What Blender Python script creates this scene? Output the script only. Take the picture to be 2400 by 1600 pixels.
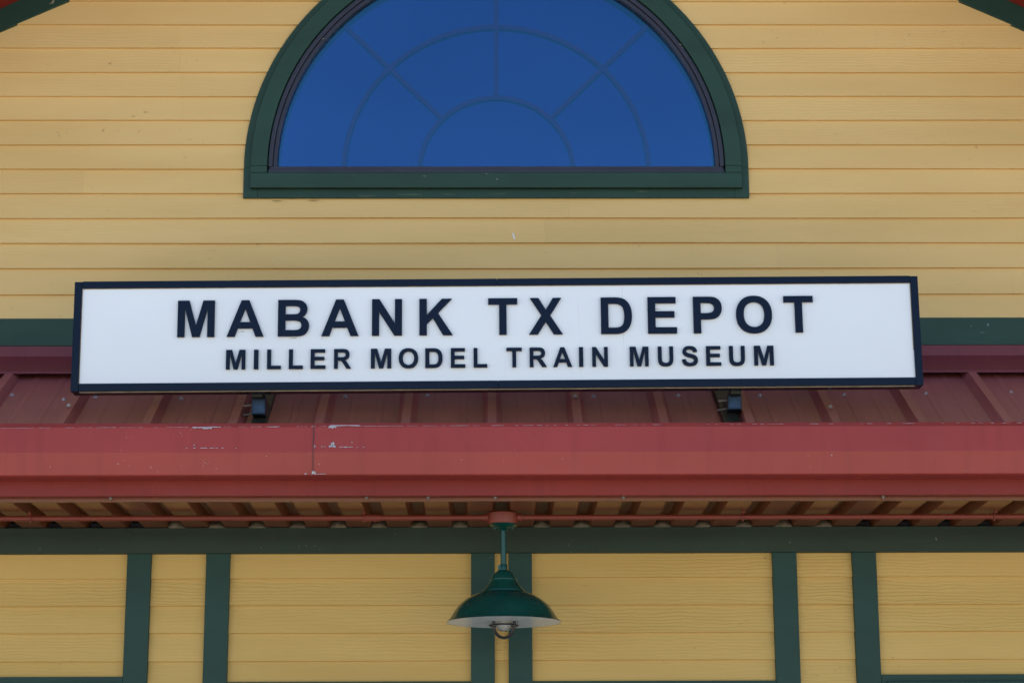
import bpy, bmesh, math, random
from mathutils import Vector, Matrix
random.seed(7)
for o in list(bpy.data.objects): bpy.data.objects.remove(o)
SC = bpy.context.scene
COL = SC.collection

# ---------------------------------------------------------------- camera
F_PX, YAW, PITCH, ROLL = 4979.0, math.radians(0.63), math.radians(13.6), 0.0038
D0, CZ = 7.76, 1.60                      # camera to lower wall, eye height
cam_loc = Vector((0.0, -D0, CZ))
fwd = Vector((math.sin(YAW)*math.cos(PITCH), math.cos(YAW)*math.cos(PITCH), math.sin(PITCH)))
right0 = fwd.cross(Vector((0, 0, 1))).normalized()
up0 = right0.cross(fwd).normalized()
# the camera is rolled a hair, so verticals lean left at the top
up = (up0*math.cos(ROLL) + right0*math.sin(ROLL)).normalized()
right = fwd.cross(up).normalized()
cd = bpy.data.cameras.new('camera'); cam = bpy.data.objects.new('camera', cd); COL.objects.link(cam)
R = Matrix((right, up, -fwd)).transposed()
cam.matrix_world = Matrix.Translation(cam_loc) @ R.to_4x4()
cd.sensor_width = 36; cd.lens = F_PX/2400*36; cd.clip_end = 2000; cd.clip_start = .05
SC.camera = cam
SC.render.resolution_x, SC.render.resolution_y = 1024, 682

# ---------------------------------------------------------------- sky, sun, exposure
SUN_EL, SUN_ROT = math.radians(52), math.radians(8)
w = bpy.data.worlds.new('World'); SC.world = w; w.use_nodes = True
nt = w.node_tree; bg = nt.nodes['Background']
sky = nt.nodes.new('ShaderNodeTexSky'); sky.sky_type = 'NISHITA'; sky.sun_disc = False
sky.sun_elevation = SUN_EL; sky.sun_rotation = SUN_ROT; sky.dust_density = .3; sky.ozone_density = 1.6; sky.air_density = 1.0
nt.links.new(sky.outputs[0], bg.inputs[0]); bg.inputs[1].default_value = .14
sl = bpy.data.lights.new('sun', 'SUN'); sl.energy = 4.9; sl.angle = math.radians(.5); sl.color = (1, .93, .82)
so = bpy.data.objects.new('sun', sl); COL.objects.link(so)
sd = Vector((math.sin(SUN_ROT)*math.cos(SUN_EL), math.cos(SUN_ROT)*math.cos(SUN_EL), math.sin(SUN_EL)))
so.rotation_euler = sd.to_track_quat('Z', 'Y').to_euler(); so.location = (0, 20, 20)
SC.view_settings.view_transform = 'Standard'; SC.view_settings.look = 'None'
SC.view_settings.exposure = 0.98; SC.view_settings.gamma = 1

def P(px, py, Y):
    """world point on the vertical plane y=Y seen at photograph pixel (px,py)"""
    d = fwd*F_PX + right*(px-1200) - up*(py-800)
    t = (Y+D0)/d.y
    return cam_loc + d*t
def X(px, py, Y): return P(px, py, Y).x
def Z(px, py, Y): return P(px, py, Y).z

# ---------------------------------------------------------------- materials
def new_mat(name, rgb, rough=.5, metal=0, spec=.5):
    m = bpy.data.materials.new(name); m.use_nodes = True
    b = m.node_tree.nodes['Principled BSDF']
    b.inputs['Base Color'].default_value = (*rgb, 1); b.inputs['Roughness'].default_value = rough
    b.inputs['Metallic'].default_value = metal; b.inputs['Specular IOR Level'].default_value = spec
    return m
def N(m, t, **k):
    n = m.node_tree.nodes.new(t)
    for a, v in k.items():
        if hasattr(n, a): setattr(n, a, v)
        else: n.inputs[a].default_value = v
    return n
def L(m, a, b): m.node_tree.links.new(a, b)
def coords(m, scale=(1, 1, 1), src='Object'):
    tc = N(m, 'ShaderNodeTexCoord'); mp = N(m, 'ShaderNodeMapping'); mp.inputs['Scale'].default_value = scale
    L(m, tc.outputs[src], mp.inputs['Vector']); return mp.outputs['Vector']
def vary(m, rgb, amt=.12, scale=(1, 1, 1), ns=3, detail=5, hue=None):
    """base colour wandering a little by noise; returns the colour socket"""
    b = m.node_tree.nodes['Principled BSDF']
    n = N(m, 'ShaderNodeTexNoise'); n.inputs['Scale'].default_value = ns; n.inputs['Detail'].default_value = detail
    L(m, coords(m, scale), n.inputs['Vector'])
    r = N(m, 'ShaderNodeValToRGB'); r.color_ramp.elements[0].position = .3; r.color_ramp.elements[1].position = .7
    h = hue or (1, 1, 1)
    r.color_ramp.elements[0].color = (*[c*(1-amt)*k for c, k in zip(rgb, h)], 1)
    r.color_ramp.elements[1].color = (*[min(1, c*(1+amt)) for c in rgb], 1)
    L(m, n.outputs['Fac'], r.inputs['Fac']); L(m, r.outputs['Color'], b.inputs['Base Color'])
    return r.outputs['Color']
def overlay(m, col, rgb, mask, fac=1.0):
    """mix a second colour over col through a 0..1 mask; relinks the base colour"""
    b = m.node_tree.nodes['Principled BSDF']
    mx = N(m, 'ShaderNodeMix', data_type='RGBA')
    mu = N(m, 'ShaderNodeMath', operation='MULTIPLY'); mu.inputs[1].default_value = fac
    L(m, mask, mu.inputs[0]); L(m, mu.outputs[0], mx.inputs['Factor'])
    L(m, col, mx.inputs['A']); mx.inputs['B'].default_value = (*rgb, 1)
    L(m, mx.outputs['Result'], b.inputs['Base Color']); return mx.outputs['Result']
def spots(m, scale, ns, lo, hi, detail=6, rough=.6, off=(0, 0, 0)):
    tc = N(m, 'ShaderNodeTexCoord'); mp = N(m, 'ShaderNodeMapping'); mp.inputs['Scale'].default_value = scale; mp.inputs['Location'].default_value = off
    L(m, tc.outputs['Object'], mp.inputs['Vector'])
    n = N(m, 'ShaderNodeTexNoise'); n.inputs['Scale'].default_value = ns; n.inputs['Detail'].default_value = detail; n.inputs['Roughness'].default_value = rough
    L(m, mp.outputs['Vector'], n.inputs['Vector'])
    mr = N(m, 'ShaderNodeMapRange'); mr.inputs[1].default_value = lo; mr.inputs[2].default_value = hi
    L(m, n.outputs['Fac'], mr.inputs[0]); return mr.outputs[0]
def mul(m, a, b):
    x = N(m, 'ShaderNodeMath', operation='MULTIPLY'); L(m, a, x.inputs[0]); L(m, b, x.inputs[1]); return x.outputs[0]
def bump(m, sock, strength, dist=.001):
    b = m.node_tree.nodes['Principled BSDF']; bp = N(m, 'ShaderNodeBump')
    bp.inputs['Strength'].default_value = strength; bp.inputs['Distance'].default_value = dist
    L(m, sock, bp.inputs['Height']); L(m, bp.outputs['Normal'], b.inputs['Normal'])

def siding_mat(name, rgb, grain):
    m = new_mat(name, rgb, .62, spec=.2)
    col = vary(m, rgb, .05, (.5, 1, 2.5), 2.2, 5, (1, .97, .9))
    # cedar-grain embossing: wavy bands running along the board
    wv = N(m, 'ShaderNodeTexWave', wave_type='BANDS', bands_direction='Z', wave_profile='SIN')
    wv.inputs['Scale'].default_value = 24; wv.inputs['Distortion'].default_value = 7; wv.inputs['Detail'].default_value = 2
    wv.inputs['Detail Scale'].default_value = .9; wv.inputs['Detail Roughness'].default_value = .6
    at = N(m, 'ShaderNodeAttribute'); at.attribute_name = 'board'      # every board has its own grain
    cm = N(m, 'ShaderNodeCombineXYZ'); L(m, at.outputs['Fac'], cm.inputs['X']); L(m, at.outputs['Fac'], cm.inputs['Z'])
    ad = N(m, 'ShaderNodeVectorMath', operation='ADD'); L(m, coords(m, (.26, 1, 1)), ad.inputs[0]); L(m, cm.outputs[0], ad.inputs[1])
    L(m, ad.outputs[0], wv.inputs['Vector'])
    patch = N(m, 'ShaderNodeTexNoise'); patch.inputs['Scale'].default_value = 2.0; patch.inputs['Detail'].default_value = 2
    L(m, ad.outputs[0], patch.inputs['Vector'])
    pm = N(m, 'ShaderNodeMapRange'); pm.inputs[1].default_value = .38; pm.inputs[2].default_value = .66
    L(m, patch.outputs['Fac'], pm.inputs[0])
    fine = N(m, 'ShaderNodeTexNoise'); fine.inputs['Scale'].default_value = 90; L(m, coords(m, (.12, 1, 1)), fine.inputs['Vector'])
    h = mul(m, wv.outputs['Fac'], pm.outputs[0])
    s = N(m, 'ShaderNodeMath', operation='MULTIPLY_ADD'); L(m, fine.outputs['Fac'], s.inputs[0]); s.inputs[1].default_value = .35; L(m, h, s.inputs[2])
    bump(m, s.outputs[0], grain, .0022 if grain < .5 else .0026)
    gv = N(m, 'ShaderNodeMath', operation='SUBTRACT'); gv.inputs[0].default_value = 1; L(m, wv.outputs['Fac'], gv.inputs[1])
    gp = N(m, 'ShaderNodeMath', operation='POWER'); L(m, gv.outputs[0], gp.inputs[0]); gp.inputs[1].default_value = 3
    col = overlay(m, col, tuple(c*.7 for c in rgb), mul(m, gp.outputs[0], pm.outputs[0]), .05 if grain < .5 else .06)  # groove darkening painted in: shade and dirt in the grain
    # small brown scuffs and faint rub marks
    sm = mul(m, spots(m, (1, 1, 2.2), 28, .66, .72), spots(m, (1, 1, 3), 2.3, .53, .6, 2))
    col = overlay(m, col, (.24, .13, .05), sm, .55)
    col = overlay(m, col, tuple(c*.72 for c in rgb), spots(m, (.35, 1, 1.6), 1.3, .55, .8, 4, off=(3, 1, 2)), .22)
    # one board is never quite the tone of the next
    wn = N(m, 'ShaderNodeTexWhiteNoise', noise_dimensions='1D'); L(m, at.outputs['Fac'], wn.inputs['W'])
    hs = N(m, 'ShaderNodeHueSaturation'); mr = N(m, 'ShaderNodeMapRange'); mr.inputs[3].default_value = .955; mr.inputs[4].default_value = 1.03
    L(m, wn.outputs['Value'], mr.inputs[0]); L(m, mr.outputs[0], hs.inputs['Value']); L(m, col, hs.inputs['Color'])
    L(m, hs.outputs['Color'], m.node_tree.nodes['Principled BSDF'].inputs['Base Color'])
    return m
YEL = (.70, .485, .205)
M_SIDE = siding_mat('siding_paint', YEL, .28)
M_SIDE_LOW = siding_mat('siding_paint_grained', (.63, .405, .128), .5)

def green_mat(name, rgb, rough=.5):
    m = new_mat(name, rgb, rough, spec=.3)
    col = vary(m, rgb, .14, (.6, 1, 2), 4, 6)
    col = overlay(m, col, (.30, .30, .22), mul(m, spots(m, (1, 1, 1), 60, .70, .74), spots(m, (1, 1, 1), 3, .5, .6, 2)), .5)
    n = N(m, 'ShaderNodeTexNoise'); n.inputs['Scale'].default_value = 60; n.inputs['Detail'].default_value = 6
    L(m, coords(m, (.12, 1, 1)), n.inputs['Vector']); bump(m, n.outputs['Fac'], .35, .0015); return m
M_GREEN = green_mat('green_trim_paint', (.014, .048, .034))
M_GREEN_DK = green_mat('green_trim_shaded', (.024, .042, .026), .55)  # separate copy of the trim green with the porch shade put into it

def red_mat(name, rgb, rough, chips=0., streak=True, spec=.5):
    m = new_mat(name, rgb, rough, spec=spec)
    col = vary(m, rgb, .10, (.5, 1, 1), 2.5, 6, (1, .95, .95))
    if streak:
        col = overlay(m, col, tuple(c*.6 for c in rgb), spots(m, (7, 1, .6), 3, .52, .75, 6), .35)
        col = overlay(m, col, (.30, .14, .12), spots(m, (1, 1, 1), 5, .55, .8, 7, .7, (5, 0, 1)), .08)
    if chips:
        col = overlay(m, col, (.62, .62, .62), mul(m, spots(m, (1, 1, 1), 75, .66, .69), spots(m, (1, 1, 1), 2.6, .56, .62, 2)), chips)
    n = N(m, 'ShaderNodeTexNoise'); n.inputs['Scale'].default_value = 4; L(m, coords(m), n.inputs['Vector']); bump(m, n.outputs['Fac'], .25, .006)
    mr = N(m, 'ShaderNodeMapRange'); mr.inputs[3].default_value = rough*.85; mr.inputs[4].default_value = rough*1.25
    L(m, n.outputs['Fac'], mr.inputs[0]); L(m, mr.outputs[0], m.node_tree.nodes['Principled BSDF'].inputs['Roughness'])
    return m
M_GUTTER = red_mat('gutter_red_metal', (.32, .038, .028), .36, .25, spec=.4)
M_FASCIA = red_mat('fascia_red_metal', (.225, .024, .016), .42, .15, spec=.28)
M_ROOF = red_mat('roof_red_metal', (.32, .092, .092), .40, 0, spec=.5)
M_FLASH = red_mat('flashing_red_metal', (.15, .030, .038), .4, 0, spec=.3)
M_DECK = red_mat('soffit_deck_paint', (.19, .056, .019), .3, 0)
M_CONDUIT = red_mat('conduit_red_paint', (.20, .034, .017), .45, 0, False)

M_WHITE = new_mat('sign_face_acrylic', (.77, .78, .79), .25, spec=.5)
c_ = vary(M_WHITE, (.77, .78, .79), .03, (1, 1, 1), 1.5)
overlay(M_WHITE, c_, (.50, .44, .36), spots(M_WHITE, (14, 1, .35), 5, .66, .8, 5), .35)
M_BLACK = new_mat('sign_black_gloss', (.004, .009, .024), .16, spec=.13)  # navy in the base stands in for blue sky on black gloss
M_LETTER = new_mat('letter_black_acrylic', (.004, .009, .026), .16, spec=.13)  # same reflected-sky navy put into the letters' base colour
M_SEAM = new_mat('dirty_caulk', (.30, .23, .15), .8); vary(M_SEAM, (.30, .23, .15), .3, ns=40)
M_TUBE = new_mat('galvanised_steel', (.02, .042, .08), .34, .5); vary(M_TUBE, (.02, .042, .08), .35, ns=30)
M_DARKSTEEL = new_mat('weathered_steel', (.035, .038, .035), .5, .4); vary(M_DARKSTEEL, (.04, .044, .038), .4, ns=25)
M_BOLT = new_mat('zinc_bolt', (.42, .42, .42), .35, .9); vary(M_BOLT, (.42, .42, .42), .25, ns=80)
M_SCREW = new_mat('screw_head_zinc', (.50, .54, .60), .35, .4); vary(M_SCREW, (.50, .54, .60), .2, ns=90)
M_SCREWD = new_mat('screw_head_dull', (.22, .22, .20), .45, .4); vary(M_SCREWD, (.22, .22, .20), .2, ns=90)
M_LAMP = new_mat('lamp_green_enamel', (.004, .045, .034), .2, spec=.38); vary(M_LAMP, (.004, .050, .036), .15, ns=12)
M_ENAMEL = new_mat('lamp_white_enamel', (.86, .86, .78), .3); vary(M_ENAMEL, (.84, .84, .76), .08, ns=10)
M_CAGE = new_mat('cage_cast_metal', (.045, .040, .045), .4, .5); vary(M_CAGE, (.045, .04, .045), .3, ns=60)
M_FOAM = new_mat('foam_sealant', (.15, .12, .07), .9); vary(M_FOAM, (.15, .12, .07), .3, ns=35)
n_ = N(M_FOAM, 'ShaderNodeTexNoise'); n_.inputs['Scale'].default_value = 50; L(M_FOAM, coords(M_FOAM), n_.inputs['Vector']); bump(M_FOAM, n_.outputs['Fac'], .8, .006)
M_FRAME = new_mat('window_frame_aluminium', (.024, .018, .038), .38, spec=.3); vary(M_FRAME, (.028, .028, .046), .15, ns=12)
M_MUNT = new_mat('muntin_white', (.80, .74, .78), .5); vary(M_MUNT, (.38, .14, .24), .06, ns=12)
M_CREAM = new_mat('retainer_edge_cream', (.46, .38, .27), .6); vary(M_CREAM, (.46, .38, .27), .2, ns=20)
M_INT = new_mat('interior_wall', (.05, .05, .06), .9); vary(M_INT, (.05, .05, .06), .2, ns=3)
M_DARKHOLE = new_mat('unlit_void_black', (.012, .010, .008), .9); vary(M_DARKHOLE, (.012, .01, .008), .3, ns=10)  # near-black colour stands in for the shade of unlit voids

def glass_mat(name, gloss, fac):
    m = bpy.data.materials.new(name); m.use_nodes = True; t = m.node_tree
    for n in list(t.nodes): t.nodes.remove(n)
    out = t.nodes.new('ShaderNodeOutputMaterial'); mix = t.nodes.new('ShaderNodeMixShader')
    g = t.nodes.new('ShaderNodeBsdfGlossy'); g.inputs['Color'].default_value = gloss; g.inputs['Roughness'].default_value = .03
    tr = t.nodes.new('ShaderNodeBsdfTransparent'); tr.inputs['Color'].default_value = (.66, .50, .95, 1)
    mix.inputs[0].default_value = fac
    nz = t.nodes.new('ShaderNodeTexNoise'); nz.inputs['Scale'].default_value = .9; nz.inputs['Detail'].default_value = 1
    bp = t.nodes.new('ShaderNodeBump'); bp.inputs['Strength'].default_value = 1; bp.inputs['Distance'].default_value = .02
    tc = t.nodes.new('ShaderNodeTexCoord'); t.links.new(tc.outputs['Object'], nz.inputs['Vector'])
    t.links.new(nz.outputs['Fac'], bp.inputs['Height']); t.links.new(bp.outputs['Normal'], g.inputs['Normal'])
    t.links.new(tr.outputs[0], mix.inputs[1]); t.links.new(g.outputs[0], mix.inputs[2]); t.links.new(mix.outputs[0], out.inputs[0])
    return m
M_GLASS = glass_mat('sky_tinted_window_glass', (.064, .228, .282, 1), .36); M_GLASS2 = glass_mat('inner_window_glass', (.36, 1.0, .56, 1), .97)  # gloss tints carry the deep blue of the reflected sky
M_JAR = new_mat('jar_glass', (.9, .9, .85), .08); M_JAR.node_tree.nodes['Principled BSDF'].inputs['Transmission Weight'].default_value = .85
vary(M_JAR, (.85, .85, .78), .1, ns=10)
M_BULB = new_mat('bulb_frosted', (.75, .74, .70), .35); vary(M_BULB, (.75, .74, .70), .05, ns=10)

# ---------------------------------------------------------------- object helpers
def tag(o, label=None, cat=None, group=None, kind=None):
    if label: o['label'] = label
    if cat: o['category'] = cat
    if group: o['group'] = group
    if kind: o['kind'] = kind
    return o
def empty(name, loc):
    o = bpy.data.objects.new(name, None); COL.objects.link(o); o.location = loc; o.empty_display_size = .2; return o
class MB:
    def __init__(s): s.bm = bmesh.new(); s.lay = s.bm.verts.layers.float.new('board')
    def box(s, x0, x1, y0, y1, z0, z1):
        vs = [s.bm.verts.new(p) for p in [(x0,y0,z0),(x1,y0,z0),(x1,y1,z0),(x0,y1,z0),(x0,y0,z1),(x1,y0,z1),(x1,y1,z1),(x0,y1,z1)]]
        for f in [(0,3,2,1),(4,5,6,7),(0,1,5,4),(1,2,6,5),(2,3,7,6),(3,0,4,7)]: s.bm.faces.new([vs[i] for i in f])
        return vs
    def prism(s, a, b):
        """solid between two matching point loops"""
        va = [s.bm.verts.new(p) for p in a]; vb = [s.bm.verts.new(p) for p in b]; n = len(a)
        s.bm.faces.new(va[::-1]); s.bm.faces.new(vb)
        for i in range(n): s.bm.faces.new([va[i], va[(i+1) % n], vb[(i+1) % n], vb[i]])
        return va+vb
    def xprofile(s, prof, x0, x1, closed=True, nseg=1):
        """a (y,z) profile run along x"""
        if closed: return s.prism([(x0, y, z) for y, z in prof], [(x1, y, z) for y, z in prof])
        xs = [x0+(x1-x0)*i/nseg for i in range(nseg+1)]
        g = [[s.bm.verts.new((x, y, z)) for y, z in prof] for x in xs]
        for i in range(nseg):
            for j in range(len(prof)-1): s.bm.faces.new([g[i][j], g[i+1][j], g[i+1][j+1], g[i][j+1]])
    def tube(s, p0, p1, r, n=16, r2=None, cap=True):
        p0, p1 = Vector(p0), Vector(p1); d = (p1-p0).normalized()
        a = d.orthogonal().normalized(); b = d.cross(a)
        r2 = r if r2 is None else r2
        A = [s.bm.verts.new(p0+(a*math.cos(t)+b*math.sin(t))*r) for t in [2*math.pi*i/n for i in range(n)]]
        B = [s.bm.verts.new(p1+(a*math.cos(t)+b*math.sin(t))*r2) for t in [2*math.pi*i/n for i in range(n)]]
        for i in range(n): s.bm.faces.new([A[i], A[(i+1) % n], B[(i+1) % n], B[i]])
        if cap: s.bm.faces.new(A[::-1]); s.bm.faces.new(B)
    def path(s, pts, r, n=10, closed=False):
        """round rod along a list of points"""
        pts = [Vector(p) for p in pts]; rings = []; m = len(pts); prev = None
        for i, p in enumerate(pts):
            if closed: d = pts[(i+1) % m]-pts[i-1]
            else: d = pts[min(i+1, m-1)]-pts[max(i-1, 0)]
            d.normalize()
            a = d.orthogonal().normalized() if prev is None else (prev-d*prev.dot(d)).normalized()
            prev = a; b = d.cross(a)
            rings.append([s.bm.verts.new(p+(a*math.cos(t)+b*math.sin(t))*r) for t in [2*math.pi*k/n for k in range(n)]])
        rng = range(m) if closed else range(m-1)
        for i in rng:
            A, B = rings[i], rings[(i+1) % m]
            for k in range(n): s.bm.faces.new([A[k], A[(k+1) % n], B[(k+1) % n], B[k]])
        if not closed: s.bm.faces.new(rings[0][::-1]); s.bm.faces.new(rings[-1])
    def lathe(s, prof, c=(0, 0, 0), n=64):
        c = Vector(c); rings = []
        for r, z in prof:
            if r < 1e-5: rings.append([s.bm.verts.new(c+Vector((0, 0, z)))]*n); continue
            rings.append([s.bm.verts.new(c+Vector((r*math.cos(2*math.pi*i/n), r*math.sin(2*math.pi*i/n), z))) for i in range(n)])
        for A, B in zip(rings, rings[1:]):
            for i in range(n):
                f = []
                for v in (A[i], A[(i+1) % n], B[(i+1) % n], B[i]):
                    if v not in f: f.append(v)
                if len(f) > 2:
                    try: s.bm.faces.new(f)
                    except ValueError: pass
    def arcband(s, cx, cz, r0, r1, y0, y1, a0=0, a1=math.pi, n=72):
        """half ring standing in the wall plane"""
        sec = []
        for i in range(n+1):
            a = a0+(a1-a0)*i/n; c, q = math.cos(a), math.sin(a)
            sec.append([s.bm.verts.new((cx+r*c, y, cz+r*q)) for r, y in [(r0, y0), (r1, y0), (r1, y1), (r0, y1)]])
        for A, B in zip(sec, sec[1:]):
            for k in range(4): s.bm.faces.new([A[k], A[(k+1) % 4], B[(k+1) % 4], B[k]])
        s.bm.faces.new(sec[0]); s.bm.faces.new(sec[-1][::-1])
    def build(s, name, mat, parent=None, smooth=False, bevel=0, solid=0, segs=2, loc=None):
        bmesh.ops.recalc_face_normals(s.bm, faces=s.bm.faces)
        me = bpy.data.meshes.new(name); s.bm.to_mesh(me); s.bm.free()
        me.materials.append(mat)
        o = bpy.data.objects.new(name, me); COL.objects.link(o)
        if parent:
            o.parent = parent; o.matrix_parent_inverse = world_of(parent).inverted()
        if smooth:
            for p in me.polygons: p.use_smooth = True
            if smooth == 'auto':
                for e in me.edges: pass
                o.modifiers.new('split', 'EDGE_SPLIT').split_angle = math.radians(32)
        if solid: md = o.modifiers.new('thick', 'SOLIDIFY'); md.thickness = solid; md.offset = 0
        if bevel:
            md = o.modifiers.new('bevel', 'BEVEL'); md.width = bevel; md.segments = segs; md.limit_method = 'ANGLE'; md.angle_limit = math.radians(40)
        return o
def world_of(o):
    m = Matrix.LocRotScale(o.location, o.rotation_euler, o.scale)
    return (world_of(o.parent) @ o.matrix_parent_inverse @ m) if o.parent else m

# ---------------------------------------------------------------- key levels (world metres)
YL, YU = 0.0, 0.24                       # faces of the lower wall and of the set-back gable wall
YF = 7.12-D0                             # fascia
YG = 7.00-D0                             # gutter front
ZS = Z(1170, 1237, YL)                   # porch ceiling
SX = 5.2                                 # half length of the porch built
WIN_X = X(1163.5, 394, YU); WIN_Z = Z(1163.5, 396, YU)
PXM = (X(1677, 390, YU)-X(653, 396, YU))/1024   # metres per photograph pixel on the gable wall
RV = lambda r: r*PXM
APEX = None

# ---------------------------------------------------------------- ground
g = MB()
g.bm.faces.new([g.bm.verts.new(p) for p in [(-400, -400, 0), (400, -400, 0), (400, 400, 0), (-400, 400, 0)]])
M_GROUND = new_mat('gravel_ground', (.44, .38, .30), .9); cg = vary(M_GROUND, (.44, .38, .30), .3, ns=.6, detail=8)
overlay(M_GROUND, cg, (.28, .25, .20), spots(M_GROUND, (1, 1, 1), 14, .45, .7), .5)
tag(g.build('ground', M_GROUND), kind='structure')
g = MB(); g.box(-9, 9, -9.6, -.02, 0, .14)  # unseen slab, made wide and pale to bounce light into lamp and porch
M_CONC = new_mat('platform_concrete', (.58, .55, .49), .85); vary(M_CONC, (.58, .55, .49), .15, ns=3, detail=8)
tag(g.build('pavement', M_CONC, bevel=.01), kind='structure')

# ---------------------------------------------------------------- depot building
B = empty('depot_building', (0, 0, 0))
tag(B, 'yellow lap-sided depot with green trim, red metal porch roof and half-round window', 'building')

def siding(rows, xl, xr, yface, lap, thick=.012, joints={}, hole=None):
    """lap boards: each leans out at its foot; (xl,xr) are functions of z"""
    mb = MB(); tags = []
    for k, (z0, z1) in enumerate(rows):
        js = sorted(joints.get(k, []))
        segs = []; cur = None
        for j in js+[None]: segs.append((cur, j)); cur = j
        quads = []
        for (a, b) in segs:
            gL, gR = xl(z0), xr(z0); hL, hR = xl(z1), xr(z1)
            if a is not None: gL, hL = max(gL, a+.00015), max(hL, a+.00015)
            if b is not None: gR, hR = min(gR, b-.00015), min(hR, b-.00015)
            if gR <= gL or hR <= hL: continue
            if hole and hole(z0) is not None and gL < hole(z0)[0] and gR > hole(z0)[1]:
                p, q = hole(z0), hole(z1) or (WIN_X-.0002, WIN_X+.0002)
                quads += [(gL, p[0], hL, q[0], a), (p[1], gR, q[1], hR, a)]
            else: quads.append((gL, gR, hL, hR, a))
        for gL, gR, hL, hR, a in quads:
            yo, yi = yface-lap, yface-.0005      # foot stands proud, head tucks in
            zt = z1+.012
            nseg = max(1, int((gR-gL)/.35))
            # the boards bow by a fraction of a millimetre
            for i in range(nseg):
                u0, u1 = i/nseg, (i+1)/nseg
                xa0, xa1 = gL+(gR-gL)*u0, gL+(gR-gL)*u1; xb0, xb1 = hL+(hR-hL)*u0, hL+(hR-hL)*u1
                w0 = .0010*math.sin(k*2.1+xa0*1.7); w1 = .0010*math.sin(k*2.1+xa1*1.7)
                q0 = .0006*math.sin(k*1.3+xa0*2.9); q1 = .0006*math.sin(k*1.3+xa1*2.9)
                v = mb.prism([(xa0, yo+q0, z0+w0), (xa0, yface+thick, z0+w0), (xb0, yface+thick, zt), (xb0, yi, zt)],
                             [(xa1, yo+q1, z0+w1), (xa1, yface+thick, z0+w1), (xb1, yface+thick, zt), (xb1, yi, zt)])
                for q in v: tags.append((q, k*3.37+(0 if a is None else 1.1)*(1+js.index(a)) if a is not None else k*3.37))
    bmesh.ops.recalc_face_normals(mb.bm, faces=mb.bm.faces)
    for q, val in tags: q[mb.lay] = val
    return mb
# --- upper gable wall
ZB_TOP = (Z(0, 752.5, YU)+Z(2400, 745, YU))/2         # top of green band
ZB_BOT = (Z(0, 817.5, YU)+Z(2400, 807, YU))/2
g0, g1 = P(0, 75, YU), P(159.4, 0, YU); h0, h1 = P(2241, 0, YU), P(2400, 69, YU)
SL = .5*((g1.z-g0.z)/(g1.x-g0.x) + (h0.z-h1.z)/(h1.x-h0.x))
APX = .5*sum(((h.z-g.z)/SL+h.x+g.x)/2 for g, h in ((g0, h0), (g1, h1)))
zc = lambda p, s: p.z + SL*abs(p.x-APX)
APEX_Z = .25*(zc(g0, 1)+zc(g1, 1)+zc(h0, 1)+zc(h1, 1))      - .011      # where the lower edges of the rake boards meet
rows_px = [70.2, 124, 180, 235.5, 291, 347.5, 403, 461.4, 519, 577, 636.5, 695.5]
zl = [Z(0, y, YU) for y in rows_px]
zr = [Z(2400, y, YU) for y in [51.5, 107.5, 164.2, 221, 277.7, 334.9, 392.6, 449.3, 506.5, 565, 624, 686]]
zz = [(a+b)/2 for a, b in zip(zl, zr)]
EXPO = (zz[0]-zz[-1])/(len(zz)-1)
print('EXPOSURE', EXPO, 'slope', SL, 'apex', APEX_Z, 'pxm', PXM, 'ZS', ZS, 'winz', WIN_Z)
zz = zz[::-1]
rows = [(ZB_TOP, zz[0])]+[(zz[i], zz[i+1]) for i in range(len(zz)-1)]
top = zz[-1]
while top+EXPO < APEX_Z+.1: rows.append((top, top+EXPO)); top += EXPO
lim = lambda z: max(.02, (APEX_Z+.05-z)/SL)
J = {2: [X(1822, 600, YU)], 3: [X(1277, 545, YU)], 1: [X(2372, 660, YU)], 4: [X(1332, 480, YU)], 5: [X(196, 445, YU)],
     9: [X(425, 200, YU)], 8: [X(430, 260, YU)], 10: [X(424, 150, YU)], 11: [X(420, 100, YU), X(2050, 100, YU)]}
for k in range(len(rows)):
    J.setdefault(k, []); J[k] = J[k]+[(-2.9 if k % 2 else -3.4)+.4*math.sin(k*5)]+[2.6+.3*math.sin(k*7)]
RO = RV(590); RI = RV(573); RD = RV(534); RG = RV(512); n = 96
def hole(z):
    if z < WIN_Z-RV(76): return None
    h = RV(566)
    if z <= WIN_Z: return (WIN_X-h, WIN_X+h)
    if z-WIN_Z >= h: return None
    r = math.sqrt(h*h-(z-WIN_Z)**2); return (WIN_X-r, WIN_X+r)
sd_up = siding(rows, lambda z: APX-lim(z), lambda z: APX+lim(z), YU, .0150, joints=J, hole=hole)
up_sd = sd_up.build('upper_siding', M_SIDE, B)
# a white paint smear and a few scuffs on the boards
_S = []
def smears():
    stains(up_sd, [(1205, 556, 5, 24, -.3)], YU-.0135, new_mat('white_smear', (.74, .76, .82), .7))
_S.append(smears)
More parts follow.
